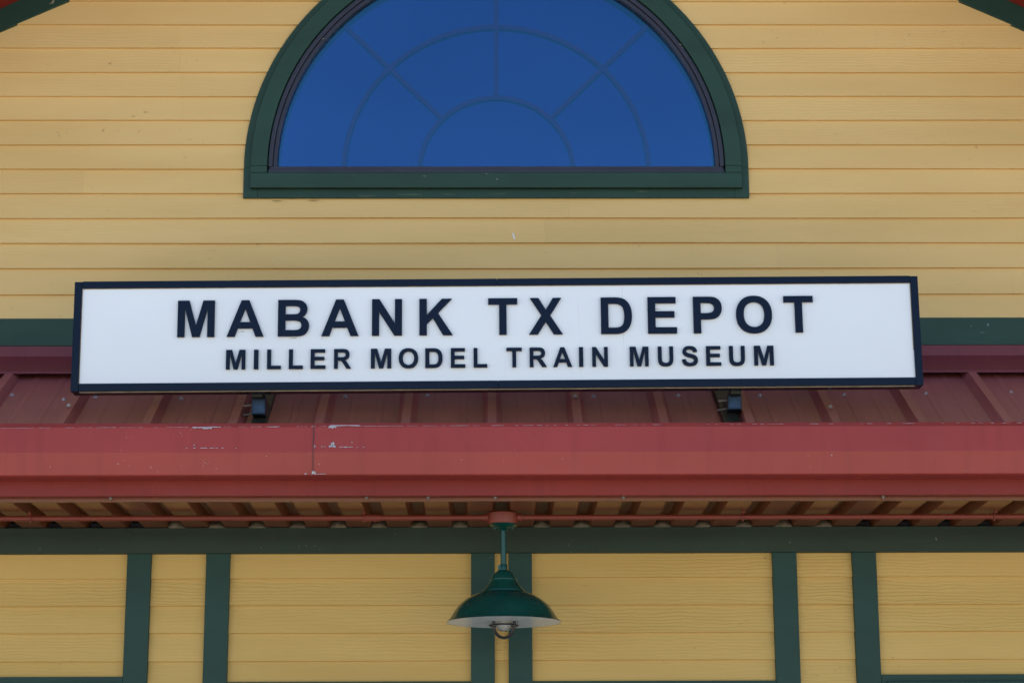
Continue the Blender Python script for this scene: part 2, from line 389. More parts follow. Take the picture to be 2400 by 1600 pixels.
# sheathing behind the boards, with the window opening left free
sh = MB()
hw = (APEX_Z-(ZB_BOT-.2))/SL+.1; zb = ZB_BOT-.25
T = lambda x: APEX_Z-abs(x-APX)*SL+.04
ZH = WIN_Z-RV(45)
sh.prism([(APX-hw, YU+.014, zb), (APX+hw, YU+.014, zb), (APX+hw, YU+.014, max(zb+.01, T(APX+hw))), (WIN_X+RO, YU+.014, T(WIN_X+RO)), (WIN_X+RO, YU+.014, ZH), (WIN_X-RO, YU+.014, ZH), (WIN_X-RO, YU+.014, T(WIN_X-RO)), (APX-hw, YU+.014, max(zb+.01, T(APX-hw)))],
         [(APX-hw, YU+.1, zb), (APX+hw, YU+.1, zb), (APX+hw, YU+.1, max(zb+.01, T(APX+hw))), (WIN_X+RO, YU+.1, T(WIN_X+RO)), (WIN_X+RO, YU+.1, ZH), (WIN_X-RO, YU+.1, ZH), (WIN_X-RO, YU+.1, T(WIN_X-RO)), (APX-hw, YU+.1, max(zb+.01, T(APX-hw)))])
sh.build('wall_sheathing', M_INT, B)
# band board at the foot of the gable wall
m = MB(); m.box(-SX, SX, YU-.022, YU+.013, ZB_BOT, ZB_TOP+.001); m.build('band_board', M_GREEN, B, bevel=.002)

# --- rake boards, rake soffit and roof of the gable
TB = .098
for s in (-1, 1):
    e = APX+s*(hw+.35)
    zA, zE = APEX_Z, APEX_Z-(hw+.35)*SL
    m = MB()
    m.prism([(APX, YU-.0185, zA), (e, YU-.0185, zE), (e, YU-.0185, zE+TB*1.1), (APX, YU-.0185, zA+TB*1.1)],
            [(APX, YU+.02, zA), (e, YU+.02, zE), (e, YU+.02, zE+TB*1.1), (APX, YU+.02, zA+TB*1.1)])
    m.build('rake_board', M_GREEN, B, bevel=.002)
    zA2, zE2 = zA+TB, zE+TB
    m = MB(); y0, y1 = YU-.80, YU-.0185
    m.prism([(APX, y0, zA2+.0), (e, y0, zE2), (e, y0, zE2+.014), (APX, y0, zA2+.014)],
            [(APX, y1-.001, zA2), (e, y1-.001, zE2), (e, y1-.001, zE2+.014), (APX, y1-.001, zA2+.014)])
    m.build('rake_soffit', M_FASCIA, B)
    m = MB()
    m.prism([(APX, y0-.02, zA2-.04), (e, y0-.02, zE2-.04), (e, y0-.02, zE2+.17), (APX, y0-.02, zA2+.17)],
            [(APX, y0, zA2-.04), (e, y0, zE2-.04), (e, y0, zE2+.17), (APX, y0, zA2+.17)])
    m.build('rake_fascia', M_GREEN, B, bevel=.002)
    # metal roof of the gable
    m = MB(); y0r, y1r = YU-.86, YU+2.5; off = .155
    pts = []
    yy = y0r
    prof = []
    while yy < y1r:
        for dy, h in ((0, 0), (.11, 0), (.13, .03), (.155, .03), (.175, 0)): prof.append((yy+dy, h))
        yy += .3048
    A = [m.bm.verts.new((APX, y, zA2+off+h)) for y, h in prof]; Bv = [m.bm.verts.new((e+s*.1, y, zE2+off+h-.1*SL)) for y, h in prof]
    for i in range(len(prof)-1): m.bm.faces.new([A[i], A[i+1], Bv[i+1], Bv[i]])
    m.build('gable_roof', M_ROOF, B, solid=.002)

# --- half-round window
W = MB()
W.arcband(WIN_X, WIN_Z, RV(556), RO, YU-.020, YU+.05)
zo = WIN_Z-RV(74); zi = WIN_Z-RV(54)
W.box(WIN_X-RO, WIN_X-RV(556), YU-.020, YU+.05, zo, WIN_Z-.0003)
W.box(WIN_X+RV(556), WIN_X+RO, YU-.020, YU+.05, zo, WIN_Z-.0003)
W.box(WIN_X-RV(556)+.0003, WIN_X+RV(556)-.0003, YU-.020, YU+.05, zo, WIN_Z-RV(40))
win = W.build('half_round_window', M_GREEN, B, bevel=.0015)
win['label'] = 'half-round window with green casing and glass tinted with the blue of reflected sky'
m = MB()
m.arcband(WIN_X, WIN_Z, RD, RI, YU-.045, YU-.0203)
m.box(WIN_X-RI, WIN_X-RD, YU-.045, YU-.0203, zi+RV(37), WIN_Z-.0003)
m.box(WIN_X+RD, WIN_X+RI, YU-.045, YU-.0203, zi+RV(37), WIN_Z-.0003)
m.box(WIN_X-RI, WIN_X+RI, YU-.046, YU-.0203, zi, zi+RV(37)-.0006)
m.build('casing', M_GREEN, win, bevel=.003)
# aluminium frame in two steps
m = MB()
m.arcband(WIN_X, WIN_Z, RV(522), RD-.003, YU-.034, YU+.05)
m.arcband(WIN_X, WIN_Z, RG, RV(522)-.0012, YU-.026, YU+.05)
m.box(WIN_X-RD+.003, WIN_X+RD-.003, YU-.034, YU+.05, zi+RV(37)+.001, zi+RV(47))
m.box(WIN_X-RD+.006, WIN_X+RD-.006, YU-.027, YU+.05, zi+RV(47)+.0006, WIN_Z+RV(1))
m.build('frame', M_FRAME, win, bevel=.0015)
m = MB()
loop = [(WIN_X+(RG+.004)*math.cos(math.pi*i/n), WIN_Z+(RG+.004)*math.sin(math.pi*i/n)) for i in range(n+1)]
m.prism([(x, YU-.004, z) for x, z in loop], [(x, YU+.002, z) for x, z in loop])
m.build('pane', M_GLASS, win)
m = MB(); m.prism([(x, YU+.026, z) for x, z in loop], [(x, YU+.030, z) for x, z in loop]); m.build('inner_pane', M_GLASS2, win)
# grilles behind the glass
hwm = RV(5.2)
def spoke(a, r0, r1):
    q = MB(); c_, s_ = math.cos(a), math.sin(a); px_, pz_ = -s_*hwm, c_*hwm
    pr = []
    for r, sg in ((r0, -1), (r1, -1), (r1, 1), (r0, 1)): pr.append((WIN_X+r*c_+sg*px_, WIN_Z+r*s_+sg*pz_))
    q.prism([(x, YU+.010, z) for x, z in pr], [(x, YU+.0205, z) for x, z in pr]); return q
for r in (180, 358):
    m = MB(); m.arcband(WIN_X, WIN_Z, RV(r)-hwm, RV(r)+hwm, YU+.0095, YU+.021); m.build('muntin', M_MUNT, win, bevel=.002)
for a in (45, 90, 135):
    spoke(math.radians(a), RV(180)+hwm, RV(514)).build('muntin', M_MUNT, win, bevel=.002)
# dim attic room behind the glass
m = MB(); x0, x1 = WIN_X-1.05, WIN_X+1.05; z0, z1 = WIN_Z-.12, WIN_Z+1.05; y0, y1 = YU+.101, YU+.75
pts = [(x0,y0,z0),(x1,y0,z0),(x1,y1,z0),(x0,y1,z0),(x0,y0,z1),(x1,y0,z1),(x1,y1,z1),(x0,y1,z1)]
v = [m.bm.verts.new(p) for p in pts]
for f in [(0,3,2,1),(4,5,6,7),(1,2,6,5),(2,3,7,6),(3,0,4,7)]: m.bm.faces.new([v[i] for i in f])
m.build('attic_room', M_INT, B)

# --- porch roof: ribbed metal panels
RS = .587; ZP = lambda y: CZ+1.824-RS*(YU-y)
y_e, y_t = YF-.03, YU+3.2
rib0 = X(1153, 985, -.30)
prof = []; k0 = -17
for k in range(k0, 18):
    xc = rib0+k*.3048
    for dx, h in ((-.034, 0), (-.015, .038), (.015, .038), (.034, 0), (.088, 0), (.096, .0035), (.112, .0035), (.120, 0), (.185, 0), (.193, .0035), (.209, .0035), (.217, 0)):
        prof.append((xc+dx, h))
m = MB(); cs, sn = 1/math.hypot(1, RS), RS/math.hypot(1, RS)
A = [m.bm.verts.new((x, y_e-h*sn, ZP(y_e)+h*cs)) for x, h in prof]
C_ = [m.bm.verts.new((x, YU+.012, ZP(YU+.012)+h*cs)) for x, h in prof]
for i in range(len(prof)-1): m.bm.faces.new([A[i], A[i+1], C_[i+1], C_[i]])
roof = m.build('porch_roof', M_ROOF, B, solid=.0015)
# screws: one row beside the ribs, and a few strays on rib tops
def screw(x, y, h=0.):
    q = MB(); nrm = Vector((0, -sn, cs)); p = Vector((x, y, ZP(y)))+nrm*(h+.0010)
    q.tube(p, p+nrm*.0022, .0085, 14); q.tube(p+nrm*.0022, p+nrm*.0075, .0050, 6)
    return q
def roof_y(px, py):
    """depth at which the sight line through a pixel meets the porch roof"""
    d = fwd*F_PX + right*(px-1200) - up*(py-800)
    # cam.z + d.z t = CZ+1.824-RS*(YU-(-D0+d.y t))
    t = (1.824-RS*(YU+D0))/(d.z-RS*d.y)
    return (cam_loc+d*t)
for px, py in [(150, 937), (224, 932), (425, 935), (809, 931), (1002, 928), (1391, 930), (1590, 928), (1781, 928), (1979, 927), (2171, 924), (2369, 921), (28, 927)]:
    p = roof_y(px, py); s_ = screw(p.x, p.y); s_.build('screw', M_SCREW, roof, smooth=False)
for px, py in [(150, 970), (1362, 948), (1973, 973)]:
    p = roof_y(px, py); p2 = p
    xr = rib0+round((p.x-rib0)/.3048)*.3048
    screw(xr, p.y-.02, .038).build('screw', M_SCREW, roof)
# wall flashing on top of the ribs
m = MB()
ya = 7.87-D0
m.xprofile([(YU-.003, ZB_BOT+.004), (YU-.026, ZB_BOT-.002), (YU-.030, Z(1200, 834, YU-.03)), (ya, ZP(ya)+.042), (ya-.002, ZP(ya)+.033), (ya+.012, ZP(ya)+.036), (YU-.01, Z(1200, 834, YU-.03)-.012)], -SX, SX)
m.build('wall_flashing', M_FLASH, B, bevel=.001)
# closure under the flashing, coloured near-black for the shadow gap
m = MB(); m.box(-SX, SX, YU-.018, YU+.012, ZP(YU)-.15, ZB_BOT-.03); m.build('flashing_closure', M_DARKHOLE, B)

# --- gutter (slightly bent front: upper face leans back, lower face leans in)
zlip = Z(1200, 999, YG); zbot = Z(1200, 1111, YG); zmid = Z(1200, 1059, YG)
zedge = zlip+.0
def gutter(x0, x1, dy=0.):
    q = MB(); o = dy
    P_ = [(YG+.024+o, zlip+.003), (YG+.023+o, zlip+.0165), (YG+.0085+o, zlip+.0008), (YG+.008+o, zlip), (YG-.004+o, zmid), (YG+.010+o, zbot+.003), (YG+.015+o, zbot), (YF-.002, zbot), (YF-.002, zlip-.01)]
    q.xprofile(P_, x0, x1, closed=False, nseg=18)
    # gentle dents so the sheet is not perfectly straight
    for v in q.bm.verts: v.co.y += .0012*math.sin(v.co.x*2.3+v.co.z*9)*(1 if v.co.y < YF-.05 else 0)
    return q
XJ = X(735, 1050, YG)
gut = gutter(-SX, XJ+.012, .0022).build('gutter', M_GUTTER, B, solid=.0014)
gut['label'] = 'left length of the red box gutter, lapped under its neighbour'
gut2 = gutter(XJ, SX).build('gutter', M_GUTTER, B, solid=.0014)
gut2['label'] = 'right length of the red box gutter with scraped top edge'
m = MB()
# lap joint seam as a thin dark bead
pp = [(YG+.0060, zlip+.010), (YG-.0050, zmid), (YG+.0065, zbot+.003)]
m.path([(XJ-.001, y, z) for y, z in pp], .0016, 6); m.build('seam', new_mat('seam_dark', (.12, .05, .045), .8), gut2)
# scraped bare metal along the lip and fold
M_CHIP = new_mat('bare_metal_scrape', (.42, .36, .37), .5, .2)
def chips(lst, name='paint_scrape'):
    q = MB()
    for px, py, wpx, hpx in lst:
        x = X(px, py, YG); z = Z(px, py, YG); s = 1.42e-3
        n_ = max(5, int(wpx/5)*2)
        t = [(x+wpx*s*(i/n_-.5), z+hpx*s*(.25+.5*random.random())) for i in range(n_+1)]
        b_ = [(x+wpx*s*(i/n_-.5), z-hpx*s*(.15+.6*random.random()**2)) for i in range(n_+1)]
        f = 0 if z > zmid else (zmid-z)/(zmid-zbot)
        yb = YG-.0040-.0025+f*.014
        yt = lambda zz: YG-.0032+(.008-.012*(zlip-zz)/(zlip-zmid) if zz > zmid else -.004+(zmid-zz)/(zmid-zbot)*.012)
        A = [q.bm.verts.new((a, yt(c_), c_)) for a, c_ in t]; C2 = [q.bm.verts.new((a, yt(c_), c_)) for a, c_ in b_]
        for i in range(n_): q.bm.faces.new([A[i], A[i+1], C2[i+1], C2[i]])
    return q
lst = []
for px in range(5, 2400, 9):
    y = 1002-px*.0052
    if random.random() < (.75 if 200 < px < 1100 or px < 120 else .3): lst.append((px, y, random.uniform(6, 12), random.uniform(.3, .9)))
lst += [(470, 1001, 40, 3.2), (485, 1003, 22, 4), (500, 1000, 34, 2.5), (779, 1000, 18, 7), (808, 996, 70, 2.2), (640, 999, 20, 2)]
lst += [(x, 1050.5, w_, 1.6) for x, w_ in [(438, 4), (456, 6), (478, 16), (497, 10), (508, 6), (522, 5), (553, 3)]]
lst += [(779, 1046.5, 16, 4), (780, 1041, 8, 9), (799, 1048, 8, 2), (811, 1048, 12, 2), (823, 1048, 9, 1.6), (755, 1047, 4, 2), (762, 1047, 3, 2), (838, 1048, 3, 1.3), (852, 1048, 4, 1.5)]
lst += [(480+random.gauss(0, 16), 1085+random.gauss(0, 8), random.uniform(.8, 1.4), random.uniform(.6, 2)) for _ in range(9)]
lst += [(random.uniform(0, 2400), random.uniform(1010, 1100), random.uniform(1, 3), random.uniform(.8, 3)) for _ in range(7)]
lst += [(735, 1108, 9, 8), (716, 1109.5, 6, 2.2), (752, 1110, 24, 1.3), (738, 1047, 2.5, 7)]
def add_chips(g_, part):
    q = chips(part); g_.data.materials.append(M_CHIP); nf = len(q.bm.faces)
    tmp = bpy.data.meshes.new('chips'); q.bm.to_mesh(tmp); q.bm.free()
    b = bmesh.new(); b.from_mesh(g_.data); n0 = len(b.faces); b.from_mesh(tmp); b.faces.ensure_lookup_table()
    for f in b.faces[n0:]: f.material_index = 1
    b.to_mesh(g_.data); b.free(); bpy.data.meshes.remove(tmp)
add_chips(gut, [c for c in lst if c[0]+c[2]/2 < 733]); add_chips(gut2, [c for c in lst if c[0]+c[2]/2 >= 733])
# fascia under the gutter
zf = Z(1180, 1160, YF-.012)
XK = X(899, 1150, YF)
m = MB(); prof_f = [(YF-.012, zf), (YF-.012, zf+.19), (YF, zf+.19), (YF, zf+.003), (YF+.030, zf+.003), (YF+.030, zf)]
m.xprofile(prof_f, -SX, XK); f1 = m.build('fascia', M_FASCIA, B, bevel=.001)
m = MB(); m.xprofile([(y-.0016, z-.0008) for y, z in prof_f], XK-.03, SX); f2 = m.build('fascia', M_FASCIA, B, bevel=.001)
# --- porch ceiling: fluted steel deck
PITCH_R = .1485; ZD = ZS+.002
x0d = X(743, 1172, YF+.03)       # left edge of a flute
m = MB(); prof = []
k = -40
DEP = .036
while x0d+k*PITCH_R < SX:
    a = x0d+k*PITCH_R
    if a > -SX: prof += [(a, 0), (a+.014, DEP), (a+.052, DEP), (a+.066, 0)]
    k += 1
A = [m.bm.verts.new((x, YF+.0462, ZD+h)) for x, h in prof]; C_ = [m.bm.verts.new((x, YL+.06, ZD+h)) for x, h in prof]
for i in range(len(prof)-1): m.bm.faces.new([A[i], A[i+1], C_[i+1], C_[i]])
deck = m.build('porch_ceiling', M_DECK, B, solid=.0014)
m = MB(); m.box(-SX, SX, YF+.0302, YF+.046, ZD-.0015, ZD+.03); m.build('ceiling_edge_trim', M_DECK, B, bevel=.001)
flutes = [x0d+(k)*PITCH_R+.033 for k in range(-40, 40)]
def screw_v(x, y, z, big=1.):
    q = MB(); q.tube((x, y, z), (x, y, z-.003), .0075*big, 12); q.tube((x, y, z-.003), (x, y, z-.009*big), .0048*big, 6); return q
for px, py in [(259, 1176), (859, 1170), (1161, 1167), (1461, 1163), (2070, 1161), (1003, 1168)]:
    y = YF+.018; x = X(px, py, y); screw_v(x, y, zf-.0006, .85).build('screw', M_SCREWD, f2 if px > 899 else f1)
# foam plugs over the wall beam; open flutes at both ends
for i, fx in enumerate(flutes):
    if not (-SX < fx < SX): continue
    ppx = 1150+(fx)*F_PX/7.86
    if ppx < 330 or ppx > 1990: continue
    random.seed(i); q = MB()
    w_ = .024+random.random()*.005; hh = .021+random.random()*.007; yb = YL-.030
    ring = []
    for lyr, (sc, dy) in enumerate(((.45, -.016), (.85, -.008), (1.05, .0), (1.6, .014))):
        ring.append([q.bm.verts.new((fx+w_*sc*math.cos(t)*(1+.12*random.uniform(-1, 1)), yb+dy, ZD-.004+max(0, math.sin(t))*hh*sc*(1+.18*random.uniform(-1, 1)))) for t in [math.pi*j/10 for j in range(11)]])
    for A, C2 in zip(ring, ring[1:]):
        for j in range(10): q.bm.faces.new([A[j], A[j+1], C2[j+1], C2[j]])
        q.bm.faces.new([A[10], A[0], C2[0], C2[10]])
    q.bm.faces.new(ring[0])
    q.build('foam_plug', M_FOAM, deck, smooth=True)
random.seed(11)
# near-black box closing the wall top; darkness of the void is its colour
m = MB(); m.box(-SX, SX, YL+.03, YL+.10, ZD-.2, ZD+.33); m.build('wall_plate', M_DARKHOLE, B)
m = MB(); m.box(-SX, SX, YF+.01, YL+.03, ZD+DEP+.004, ZD+DEP+.012); m.build('roof_decking', M_DARKHOLE, B)

# --- lower wall
ZBM = (Z(0, 1306, YL-.022)+Z(2400, 1284, YL-.022))/2     # foot of the beam board
m = MB(); m.box(-SX, SX, YL-.030, YL+.02, ZBM, ZD-.0015); beam = m.build('beam_board', M_GREEN_DK, B, bevel=.0025)
ll = [1364.8, 1426, 1491.5, 1557]; lr = [1342.5, 1407, 1472.5, 1536.5]
zlow = [(Z(0, a, YL)+Z(2400, b, YL))/2 for a, b in zip(ll, lr)]
EX2 = (zlow[0]-zlow[-1])/3
zlow = [zlow[0]-i*EX2 for i in range(30)]
rows = [(zlow[0], ZBM+.02)]+[(zlow[i+1], zlow[i]) for i in range(23)]
rows = [r for r in rows if r[1] > .2]
Jl = {}
for k in range(len(rows)): Jl[k] = [(-2.3 if k % 2 else -3.3), (2.55 if k % 2 else 3.3)]
sd_lo = siding(rows, lambda z: -SX, lambda z: SX, YL, .0125, joints=Jl)
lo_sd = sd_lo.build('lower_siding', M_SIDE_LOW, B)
# trim posts
posts_px = [(298.7, 355), (483.6, 539.6), (1104, 1159.3), (1191.5, 1246.5), (1809.7, 1866.6), (1996.6, 2053)]
PX = [(X(a, 1302, YL-.024), X(b, 1302, YL-.024)) for a, b in posts_px]
PX = [(X(a, 1302, YL-.024), X(b, 1302, YL-.024)) for a, b in posts_px]
outer = [(PX[0][0]-1.05, PX[0][0]-.96), (PX[5][1]+.96, PX[5][1]+1.05), (PX[0][0]-1.34, PX[0][0]-1.25), (PX[5][1]+1.25, PX[5][1]+1.34)]
for a, b in PX+outer:
    m = MB(); m.box(a, b, YL-.028, YL+.01, .16, ZBM-.0003); m.build('trim_post', M_GREEN, B, bevel=.002)
# windows of the waiting rooms: only their head boards reach into the photograph
ZH_M = (Z(800, 1597, YL-.02)+Z(1500, 1594, YL-.02))/2; ZH_O = (Z(288, 1589.8, YL-.02)+Z(2065, 1575, YL-.02))/2
spans = [(PX[1][1], PX[2][0], ZH_M, 'left of the centre'), (PX[3][1], PX[4][0], ZH_M, 'right of the centre'), (outer[0][1], PX[0][0], ZH_O, 'far left'), (PX[5][1], outer[1][0], ZH_O, 'far right')]
cutters = []
for a, b, zh, nm in spans:
    zs = .95
    m = MB(); m.box(a+.0005, b-.0005, YL-.026, YL+.01, zh-.09, zh); hd = m.build('window', M_GREEN, B, bevel=.002)
    hd['label'] = 'green window head board '+nm
    m = MB(); m.box(a+.02, b-.02, YL-.048, YL-.0262, zh-.15, zh-.026); m.build('head_casing', M_GREEN, hd, bevel=.002)
    m = MB(); m.box(a+.0005, b-.0005, YL-.05, YL+.01, zs-.09, zs); m.build('sill', M_GREEN, hd, bevel=.003)
    m = MB()
    for (p, q, r, t) in ((a+.001, a+.055, zs+.001, zh-.0905), (b-.055, b-.001, zs+.001, zh-.0905), (a+.0555, b-.0555, zs+.001, zs+.055), (a+.0555, b-.0555, zh-.145, zh-.0905), ((a+b)/2-.02, (a+b)/2+.02, zs+.0555, zh-.1455)):
        m.box(p, q, YL-.025, YL+.012, r, t)
    m.build('frame', M_FRAME, hd, bevel=.002)
    m = MB(); m.box(a+.04, b-.04, YL-.0195, YL-.0170, zs+.04, zh-.13); m.build('pane', new_mat('lower_glass', (.02, .03, .04), .05), hd)
# wall core and sides of the building
m = MB(); m.box(-SX, SX, YL+.013, YL+.029, .0, ZD+.02); m.build('wall_core', M_INT, B)
m = MB()
m.prism([(-SX+.02, YL+.105, 0), (-SX+.02, YU+5.5, 0), (-SX+.02, YU+5.5, 3.2), (-SX+.02, YL+.105, 3.0)], [(SX-.02, YL+.105, 0), (SX-.02, YU+5.5, 0), (SX-.02, YU+5.5, 3.2), (SX-.02, YL+.105, 3.0)])
m.build('rear_block', M_SIDE_LOW, B)
# main roof either side of the gable
for s in (-1, 1):
    m = MB(); xa, xb = sorted((APX+s*(hw-.1), s*SX))
    y0m, y1m = YU+.013, YU+2.3
    m.prism([(xa, y0m, ZP(y0m)+.002), (xb, y0m, ZP(y0m)+.002), (xb, y1m, ZP(y1m)), (xa, y1m, ZP(y1m))],
            [(xa, y0m, ZP(y0m)-.03), (xb, y0m, ZP(y0m)-.03), (xb, y1m, ZP(y1m)-.03), (xa, y1m, ZP(y1m)-.03)])
    m.build('main_roof', M_ROOF, B)

# ---------------------------------------------------------------- sign
YS = 7.28-D0
c0 = P(181.6-6, 660.3, YS); c1 = P(2152, 646, YS); c2 = P(166.5, 917.5, YS); c3 = P(2165, 902.5, YS)
SW = .5*((c1.x-c0.x)+(c3.x-c2.x)); SH = .5*((c0.z-c2.z)+(c1.z-c3.z))
SCX = (c0.x+c1.x+c2.x+c3.x)/4; SCZ = (c0.z+c1.z+c2.z+c3.z)/4
TILT = .5*((c1.z-c0.z)+(c3.z-c2.z))/SW
print('SIGN', SW, SH, SCX, SCZ, TILT, [tuple(round(v, 3) for v in c_) for c_ in (c0, c1, c2, c3)])
S = empty('station_sign', (SCX, YS+.035, SCZ-SH/2))
tag(S, 'long white sign in a black frame reading MABANK TX DEPOT above the red gutter', 'sign')
hW, hH = SW/2, SH/2
def sb(q, a, b, y0, y1, c_, d): return q.box(SCX+a, SCX+b, YS+y0, YS+y1, SCZ+c_, SCZ+d)
FW, FT, FB = .0265, .0245, .0290       # retainer widths: sides, top, bottom
m = MB(); sb(m, -hW+.001, hW-.001, .016, .070, -hH+.0003, hH-.001); m.build('cabinet', M_BLACK, S, bevel=.002)
m = MB()
sb(m, -hW+FW+.0003, SX*0-.0004, 0, .0155, hH-FT, hH+.001); sb(m, .0004, hW-FW-.0003, 0, .0155, hH-FT, hH+.001)
sb(m, -hW+FW+.0003, -.0004, 0, .0155, -hH+.0012, -hH+FB); sb(m, .0004, hW-FW-.0003, 0, .0155, -hH+.0012, -hH+FB)
sb(m, -hW, -hW+FW, -.0012, .0152, -hH, hH-.001); sb(m, hW-FW, hW, -.0012, .0152, -hH, hH-.001)
m.build('retainer_frame', M_BLACK, S, bevel=.0018)
m = MB(); sb(m, -hW+FW-.004, hW-FW+.004, .0075, .0150, -hH+FB-.004, hH-FT+.004); m.build('sign_face', M_WHITE, S)
# dirty gap round the face
m = MB(); e_ = .0022
sb(m, -hW+FW, -hW+FW+e_, .0058, .0080, -hH+FB, hH-FT-.004); sb(m, hW-FW-e_, hW-FW, .0058, .0080, -hH+FB+.1, hH-FT-.004); sb(m, -hW+FW, hW-FW, .0058, .0080, hH-FT-.0022, hH-FT)
m.build('face_gasket', M_SEAM, S)
# pale lip under the frame
m = MB(); sb(m, -hW+FW+.002, hW-FW-.002, .0135, .0155, -hH-.0012, -hH+.0010); m.build('bottom_lip', M_CREAM, S)

GL = {
'M': '145 0V1466H588L854 466L1117 1466H1561V0H1286V1154L995 0H710L420 1154V0Z',
'A': '1471 0H1149L1021 333H435L314 0H0L571 1466H884ZM926 580L724 1124L526 580Z',
'B': '150 1466H736Q910 1466 995.5 1451.5Q1081 1437 1148.5 1391Q1216 1345 1261 1268.5Q1306 1192 1306 1097Q1306 994 1250.5 908Q1195 822 1100 779Q1234 740 1306 646Q1378 552 1378 425Q1378 325 1331.5 230.5Q1285 136 1204.5 79.5Q1124 23 1006 10Q932 2 649 0H150ZM446 1222V883H640Q813 883 855 888Q931 897 974.5 940.5Q1018 984 1018 1055Q1018 1123 980.5 1165.5Q943 1208 869 1217Q825 1222 616 1222ZM446 639V247H720Q880 247 923 256Q989 268 1030.5 314.5Q1072 361 1072 439Q1072 505 1040 551Q1008 597 947.5 618Q887 639 685 639Z',
'N': '152 0V1466H440L1040 487V1466H1315V0H1018L427 956V0Z',
'K': '153 0V1466H449V815L1047 1466H1445L893 895L1475 0H1092L689 688L449 443V0Z',
'T': '479 0V1218H44V1466H1209V1218H775V0Z',
'X': '5 0L506 765L52 1466H398L692 995L980 1466H1323L867 754L1368 0H1011L686 507L360 0Z',
'D': '148 1466H689Q872 1466 968 1438Q1097 1400 1189 1303Q1281 1206 1329 1065.5Q1377 925 1377 719Q1377 538 1332 407Q1277 247 1175 148Q1098 73 967 31Q869 0 705 0H148ZM444 1218V247H665Q789 247 844 261Q916 279 963.5 322Q1011 365 1041 463.5Q1071 562 1071 732Q1071 902 1041 993Q1011 1084 957 1135Q903 1186 820 1204Q758 1218 577 1218Z',
'E': '149 0V1466H1236V1218H445V893H1181V646H445V247H1264V0Z',
'P': '149 0V1466H624Q894 1466 976 1444Q1102 1411 1187 1300.5Q1272 1190 1272 1015Q1272 880 1223 788Q1174 696 1098.5 643.5Q1023 591 945 574Q839 553 638 553H445V0ZM445 1218V802H607Q782 802 841 825Q900 848 933.5 897Q967 946 967 1011Q967 1091 920 1143Q873 1195 801 1208Q748 1218 588 1218Z',
'O': '89 724Q89 948 156 1100Q206 1212 292.5 1301Q379 1390 482 1433Q619 1491 798 1491Q1122 1491 1316.5 1290Q1511 1089 1511 731Q1511 376 1318 175.5Q1125 -25 802 -25Q475 -25 282 174.5Q89 374 89 724ZM394 734Q394 485 509 356.5Q624 228 801 228Q978 228 1091.5 355.5Q1205 483 1205 738Q1205 990 1094.5 1114Q984 1238 801 1238Q618 1238 506 1112.5Q394 987 394 734Z',
'I': '147 0V1466H443V0Z',
'L': '157 0V1466H453V247H1189V0Z',
'R': '150 0V1466H773Q1008 1466 1114.5 1426.5Q1221 1387 1285 1286Q1349 1185 1349 1055Q1349 890 1252 782.5Q1155 675 962 647Q1058 591 1120.5 524Q1183 457 1289 286L1468 0H1114L900 319Q786 490 744 534.5Q702 579 655 595.5Q608 612 506 612H446V0ZM446 846H665Q878 846 931 864Q984 882 1014 926Q1044 970 1044 1036Q1044 1110 1004.5 1155.5Q965 1201 893 1213Q857 1218 677 1218H446Z',
'S': '74 477L362 505Q388 360 467.5 292Q547 224 682 224Q825 224 897.5 284.5Q970 345 970 426Q970 478 939.5 514.5Q909 551 833 578Q781 596 596 642Q358 701 262 787Q127 908 127 1082Q127 1194 190.5 1291.5Q254 1389 373.5 1440Q493 1491 662 1491Q938 1491 1077.5 1370Q1217 1249 1224 1047L928 1034Q909 1147 846.5 1196.5Q784 1246 657 1246Q526 1246 452 1192Q404 1157 404 1099Q404 1046 449 1008Q506 960 726 908Q946 856 1051.5 800.5Q1157 745 1216.5 648.5Q1276 552 1276 410Q1276 281 1204.5 168.5Q1133 56 1002.5 1.5Q872 -53 677 -25Q393 -25 241 106Q89 237 74 477Z',
'U': '147 1466H443V672Q443 483 454 427Q473 337 544.5 282.5Q616 228 740 228Q866 228 930 279.5Q994 331 1007 406Q1020 481 1020 655V1466H1316V696Q1316 432 1292 323Q1268 214 1203.5 139Q1139 64 1031 19.5Q923 -25 749 -25Q539 -25 430.5 23.5Q322 72 258.5 149.5Q195 227 175 312Q146 438 146 684Z',
}
def stains(o, lst, yy, mat):
    """thin irregular smears lying on a surface, added to that object's own mesh"""
    b = bmesh.new(); b.from_mesh(o.data); o.data.materials.append(mat)
    for px, py, w_, h_, sl_ in lst:
        c_ = P(px, py, yy); n_ = 8; s_ = 1.45e-3; pts = []
        for i in range(n_):
            t = 2*math.pi*i/n_; k_ = random.uniform(.6, 1.1)
            u, v_ = math.cos(t)*w_/2*k_, math.sin(t)*h_/2*k_
            pts.append(b.verts.new((c_.x+(u+v_*sl_)*s_, yy, c_.z+v_*s_)))
        b.faces.new(pts).material_index = len(o.data.materials)-1
    b.to_mesh(o.data); b.free()
GL['S'] = GL['S'].replace('Q1133 56 1002.5 1.5Q872 -53 677 -25Q393 -25 241 106Q89 237 74 477Z', 'Q1133 72 1002.5 23.5Q872 -25 677 -25Q393 -25 241 106Q104 232 74 477Z')
import re
